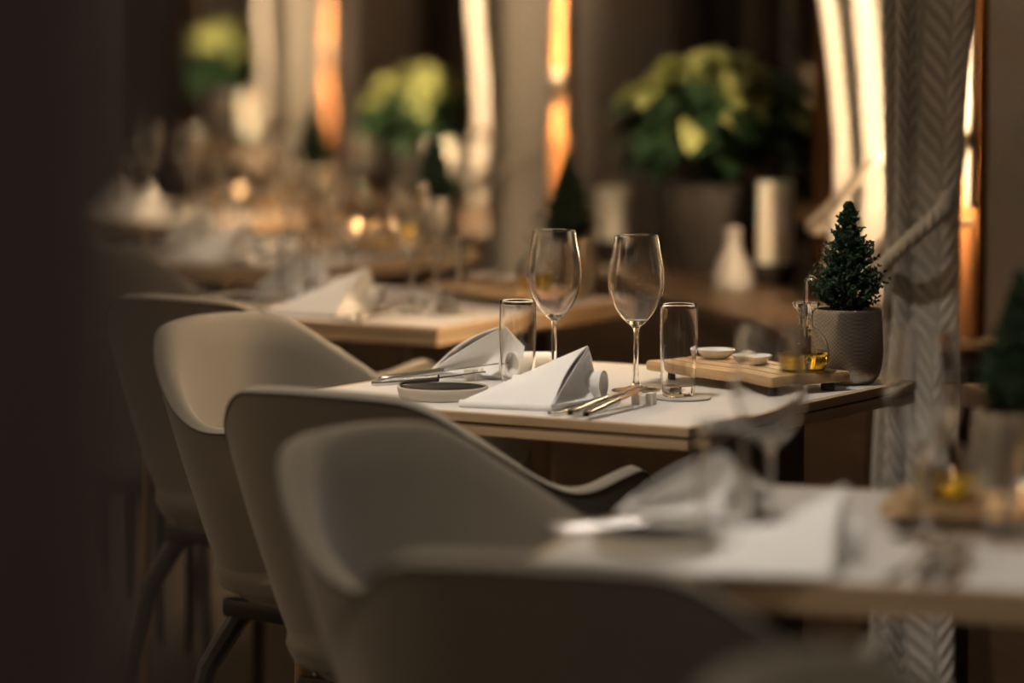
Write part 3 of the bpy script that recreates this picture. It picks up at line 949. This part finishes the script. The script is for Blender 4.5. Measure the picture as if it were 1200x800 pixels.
LEAF = leaf_mesh('leaf', .105, .034, M['leaf']); BRACT = leaf_mesh('bract', .10, .030, M['bract'])
def poinsettia(label, loc, sc=1., seed=0, nl=70, nh=13):
    rnd = random.Random(seed)
    root = empty('potted_poinsettia', loc, rnd.uniform(0, 6)); root.scale = (sc, sc, sc)
    tag(root, label, 'potted plant', 'poinsettias on the benches')
    MB().lathe([(0, 0), (.075, 0), (.082, .01), (.102, .14), (.104, .16), (.096, .162), (.094, .14), (0, .14)], 40).build('pot', M['pot_dark'], root)
    MB().lathe([(0, .141), (.093, .141), (0, .146)], 24).build('soil', M['soil'], root)
    heads = []
    for i in range(nh):
        a = 2.4 * i; r = .135 * math.sqrt((i + .3) / nh)
        z = .375 - .085 * (r / .135) ** 2 + rnd.uniform(-.012, .018)
        heads.append((Vector((cos(a) * r, sin(a) * r, z)), a, r))
    for h, a, r in heads:
        MB().tube([(h.x * .12, h.y * .12, .14), (h.x * .5, h.y * .5, .14 + (h.z - .14) * .55), h], [.005, .004, .003], 6).build('stem', M['leaf'], root)
    def place(me, name, pos, az, pitch, roll, s):
        o = obj_of(name, me, None, root)
        o.location = pos; o.rotation_euler = (Matrix.Rotation(az, 3, 'Z') @ Matrix.Rotation(pitch, 3, 'X') @ Matrix.Rotation(roll, 3, 'Y')).to_euler()
        o.scale = (s, s, s)
    for h, a, r in heads:
        tilt = r / .135 * .55
        for k in range(6):
            az = 2 * pi * k / 6 + rnd.uniform(-.25, .25)
            out = cos(az + pi / 2 - a)
            place(BRACT, 'bract', h + Vector((0, 0, .004)), az, .18 - tilt * out + rnd.uniform(-.15, .2), rnd.uniform(-.3, .3), rnd.uniform(.65, 1.0))
    for i in range(nl):
        a = rnd.uniform(0, 2 * pi); f = rnd.random()
        r = .05 + .10 * math.sqrt(rnd.random()); z = .20 + .15 * f
        place(LEAF, 'leaf', Vector((cos(a) * r * .8, sin(a) * r * .8, z)), a - pi / 2 + rnd.uniform(-.5, .5), rnd.uniform(-.55, .15), rnd.uniform(-.4, .4), rnd.uniform(.7, 1.1))
    return root

poinsettia('large pale poinsettia in a dark pot, nearest on the window bench', wp(2.50, .26, BENCH_Z), 1.18, 1, 90)
poinsettia('middle poinsettia with lit pale leaves left of the bright curtain', wp(5.30, .20, BENCH_Z), .92, 2, 60)
poinsettia('farthest poinsettia at upper left, strongly blurred', wp(8.9, .24, BENCH_Z), 1.15, 3, 60)

def candle(label, t, n, h, r, holder=.045):
    root = empty('pillar_candle', wp(t, n, BENCH_Z)); tag(root, label, 'candle', 'pillar candles on the benches')
    MB().lathe([(0, 0), (r * 1.1, 0), (r * 1.25, holder * .3), (r * 1.35, holder), (r * 1.22, holder), (r * 1.1, holder * .5), (0, holder * .45)], 32).build('holder', M['holder'], root)
    z = holder * .5
    MB().lathe([(0, z), (r, z), (r, z + h - .004), (r * .93, z + h), (r * .8, z + h - .002), (r * .3, z + h - .006), (0, z + h - .006)], 32).build('wax', M['wax'], root)
    MB().tube([(0, 0, z + h - .008), (.001, 0, z + h + .006)], .0012, 6).build('wick', M['chairleg'], root)
candle('tall cream pillar candle right of the nearest poinsettia', 2.12, .275, .19, .037)
candle('cream pillar candle left of the nearest poinsettia', 2.86, .13, .14, .040)
candle('cream pillar candle right of the middle poinsettia', 5.02, .20, .15, .040)
candle('cream pillar candle left of the middle poinsettia', 5.75, .14, .15, .040)
candle('cream pillar candle by the farthest poinsettia', 8.35, .22, .17, .045)

v0 = single('bottle_vase', MB().lathe([(0, 0), (.036, 0), (.042, .006), (.041, .03), (.030, .062), (.0175, .085), (.0155, .11), (.0190, .126), (.0165, .127), (.0125, .11), (0, .10)], 36), M['vase'])
v0.location = wp(2.0, .15, BENCH_Z); tag(v0, 'pale narrow-necked vase between the poinsettia and the pillar candle', 'vase')
b0 = empty('garden_light', wp(3.9, .85, 1.205)); tag(b0, 'small green light outside the dark window', 'lamp')
MB().lathe([(0, -.012), (.009, -.008), (.012, 0), (.008, .010), (0, .014)], 16).build('bulb', emit_mat('green lamp', (.25, .8, .18), 5), b0)
MB().tube([(0, 0, .012), (0, 0, 1.2)], .002, 6).build('cable', M['chairleg'], b0)
